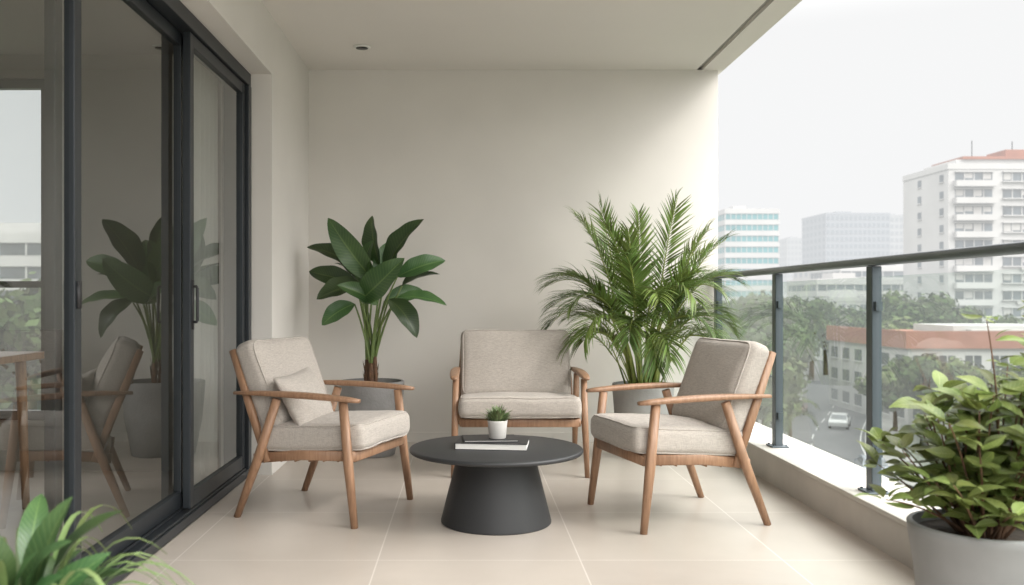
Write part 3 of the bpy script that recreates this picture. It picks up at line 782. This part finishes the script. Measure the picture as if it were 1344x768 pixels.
while n<50:
    y=random.uniform(118,280); x=y*random.uniform(.33,.58)
    if near_road(x,y,8) or (74<x<140 and 140<y<265): continue
    tree(x,y,None,random.uniform(1.0,1.45)); n+=1
for (x,y) in ((78,182),(86,184),(94,183),(72,175),(68,158),(76,150),(80,140),(88,145),(70,140),(96,148),(104,150),(112,146),(66,128),(74,124),(82,126),(90,130)): tree(x,y,None,random.uniform(1.0,1.2))
for i in range(22):
    y=random.uniform(60,108); x=-y*random.uniform(.3,.62); tree(x,y,None,random.uniform(.9,1.5))
for i in range(12):
    x=random.uniform(42,66); y=random.uniform(-40,45); tree(x,y,None,random.uniform(.8,1.2))
# street palm
for (px,py,h) in ((20.8,58,5.6),):
    e=empty('palm_tree',(px,py,ZG)); gt=Geo(); gt.tube([(0,0,-.2),(.15,.05,h*.5),(.1,.1,h)],[.2,.15,.11],8); gt.obj('trunk',M_trunk,e)
    g=Geo(); gc=Geo()
    for i in range(16): frond((.1,.1,h),i*.393+random.uniform(-.15,.15),random.uniform(.25,1.2),random.uniform(1.8,2.3),1.9,.7,18,.10,5)
    g.obj('fronds',M_tree2,e); gc.obj('ribs',M_tree2,e)
g=Geo(); rnd=random.Random(4)
for i in range(15000):
    y=rnd.uniform(250,560); x=y*rnd.uniform(-.6,.75)
    c=noise.noise(Vector((x*.03,y*.03,0)))
    if c<-.12: continue
    p=Vector((x,y,ZG+rnd.uniform(0,7+5*c))); s=rnd.uniform(1.2,2.6); n_=Vector((rnd.uniform(-1,1),-1+rnd.uniform(-.5,.5),rnd.uniform(0,1.5))).normalized()
    a=n_.orthogonal().normalized()*s; b=n_.cross(a)*.7; k=len(g.v); g.v+=[p-a,p-b,p+a,p+b]; g.f.append((k,k+1,k+2,k+3)); g.m.append(0)
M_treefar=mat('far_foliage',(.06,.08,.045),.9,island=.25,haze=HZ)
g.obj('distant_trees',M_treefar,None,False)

def car(x,y,rz,col):
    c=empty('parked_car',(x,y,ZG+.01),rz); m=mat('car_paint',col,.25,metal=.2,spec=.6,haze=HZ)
    prof=[(-2.15,.35),(-2.2,.75),(-2.05,.95),(-1.5,1.0),(-.95,1.42),(.55,1.45),(1.15,1.0),(2.0,.85),(2.2,.65),(2.18,.35)]
    def ext(prof,w0,w1,name,m):
        g=Geo(); N=len(prof)
        for s in(-1,1):
            for (px,pz) in prof:
                ww=w0 if pz<1.02 else w1
                g.v.append((s*ww,px,pz))
        for i in range(N):
            j=(i+1)%N; g.f.append((i,j,N+j,N+i)); g.m.append(0)
        g.f.append(tuple(range(N))); g.f.append(tuple(range(N,2*N))[::-1]); g.m+=[0,0]
        return g.obj(name,m,c,False,.05)
    ext(prof,.88,.70,'body',m)
    g=Geo(); 
    for s in (-1,1): g.v+=[(s*.865,-1.3,1.04),(s*.865,.95,1.04),(s*.74,.5,1.38),(s*.74,-.9,1.38)]
    g.f+=[(0,1,2,3),(7,6,5,4)]; g.m+=[0,0]
    k=len(g.v); g.v+=[(-.76,1.12,1.06),(.76,1.12,1.06),(.66,.62,1.43),(-.66,.62,1.43)]; g.f.append((k,k+1,k+2,k+3)); g.m.append(0)
    k=len(g.v); g.v+=[(-.76,-1.5,1.05),(.76,-1.5,1.05),(.66,-1.0,1.41),(-.66,-1.0,1.41)]; g.f.append((k,k+1,k+2,k+3)); g.m.append(0)
    g.obj('windows',M_bwd,c,False)
    g=Geo()
    for s in(-1,1):
        for yy in(-1.35,1.35): g.tube([(s*.72,yy,.32),(s*.92,yy,.32)],.32,16)
    g.obj('wheels',M_black,c)
def onroad(i,off):
    p=Vector(path[i]); q=Vector(path[i+1]); t=(q-p).normalized(); nn=Vector((t.y,-t.x)); a=p+nn*off; return a.x,a.y,math.atan2(t.y,t.x)-math.pi/2
for i,off,col in ((40,-3.2,(.35,.35,.35)),(43,-3.2,(.07,.07,.08)),(47,2.0,(.4,.4,.39)),(50,-3.2,(.2,.05,.04)),(54,2.0,(.4,.4,.4)),(38,3.2,(.2,.22,.25)),(34,-3.2,(.35,.35,.35))):
    x,y,r=onroad(i,off); car(x,y,r,col)
for i in (36,46,54):
    x,y,r=onroad(i,-6); s=empty('street_lamp',(x,y,ZG+.14),r)
    g=Geo(); g.tube([(0,0,0),(0,0,6.5),(.3,0,7.2),(1.8,0,7.5)],[.09,.06,.05,.04],8); g.box(1.5,2.3,-.12,.12,7.45,7.6); g.obj('pole',M_rail,s)

# ------------------------------------------------------------------ light
EL,AZ=R(42),R(118)
S=Vector((math.sin(AZ)*math.cos(EL),math.cos(AZ)*math.cos(EL),math.sin(EL)))
sd=bpy.data.lights.new('sun','SUN'); sd.energy=1.4; sd.angle=R(16); sd.color=(1,.95,.88)
so=bpy.data.objects.new('sun',sd); so.rotation_euler=(-S).to_track_quat('-Z','Y').to_euler(); so.location=(20,-10,30); link(so)
w=bpy.data.worlds.new('World'); scene.world=w; w.use_nodes=True
n=w.node_tree.nodes; l=w.node_tree.links; bg=n['Background']; bg.inputs['Strength'].default_value=.1
sk=n.new('ShaderNodeTexSky'); sk.sky_type='NISHITA'; sk.sun_disc=False; sk.sun_elevation=EL; sk.sun_rotation=AZ
hs=n.new('ShaderNodeHueSaturation'); hs.inputs['Saturation'].default_value=.25; l.new(sk.outputs[0],hs.inputs['Color'])
tc=n.new('ShaderNodeTexCoord'); sp_=n.new('ShaderNodeSeparateXYZ'); l.new(tc.outputs['Generated'],sp_.inputs[0])
rp=n.new('ShaderNodeValToRGB'); E=rp.color_ramp.elements
k=.096
E[0].position=0; E[0].color=(k*.99,k*.995,k,1)
E[1].position=1; E[1].color=(.46,.458,.462,1)
e=E.new(.27); e.color=(k*1.0,k*1.003,k*1.003,1); e=E.new(.50); e.color=(.39,.388,.383,1)
rp.color_ramp.interpolation='EASE'
l.new(sp_.outputs['Z'],rp.inputs['Fac'])
# bright veiled-sun region of the overcast
dt_=n.new('ShaderNodeVectorMath'); dt_.operation='DOT_PRODUCT'; dt_.inputs[1].default_value=S; l.new(tc.outputs['Generated'],dt_.inputs[0])
mr=n.new('ShaderNodeMapRange'); mr.interpolation_type='SMOOTHSTEP'; mr.inputs['From Min'].default_value=.45; mr.inputs['From Max'].default_value=1.0; mr.inputs['To Min'].default_value=0; mr.inputs['To Max'].default_value=.44
l.new(dt_.outputs['Value'],mr.inputs['Value'])
ad=n.new('ShaderNodeVectorMath'); ad.operation='ADD'; l.new(rp.outputs[0],ad.inputs[0])
cb=n.new('ShaderNodeCombineXYZ')
for i_,f_ in enumerate((1.0,.975,.94)):
    mm=n.new('ShaderNodeMath'); mm.operation='MULTIPLY'; mm.inputs[1].default_value=f_; l.new(mr.outputs[0],mm.inputs[0]); l.new(mm.outputs[0],cb.inputs[i_])
l.new(cb.outputs[0],ad.inputs[1])
vm=n.new('ShaderNodeVectorMath'); vm.operation='SCALE'; vm.inputs['Scale'].default_value=100; l.new(ad.outputs[0],vm.inputs[0])
mx=n.new('ShaderNodeMix'); mx.data_type='RGBA'; mx.inputs[0].default_value=.06; l.new(vm.outputs[0],mx.inputs[6]); l.new(hs.outputs[0],mx.inputs[7])
l.new(mx.outputs[2],bg.inputs['Color'])

# ------------------------------------------------------------------ camera
cd=bpy.data.cameras.new('camera'); co=bpy.data.objects.new('camera',cd); link(co)
co.location=(0,0,1.03); co.rotation_euler=(R(90),0,0)
cd.sensor_width=36; cd.lens=31.6; cd.shift_x=.0446; cd.shift_y=.0067; cd.clip_start=.05; cd.clip_end=5000
cd.dof.use_dof=True; cd.dof.focus_distance=4.6; cd.dof.aperture_fstop=3.2
scene.camera=co
scene.view_settings.view_transform='Standard'; scene.view_settings.look='None'; scene.view_settings.exposure=0
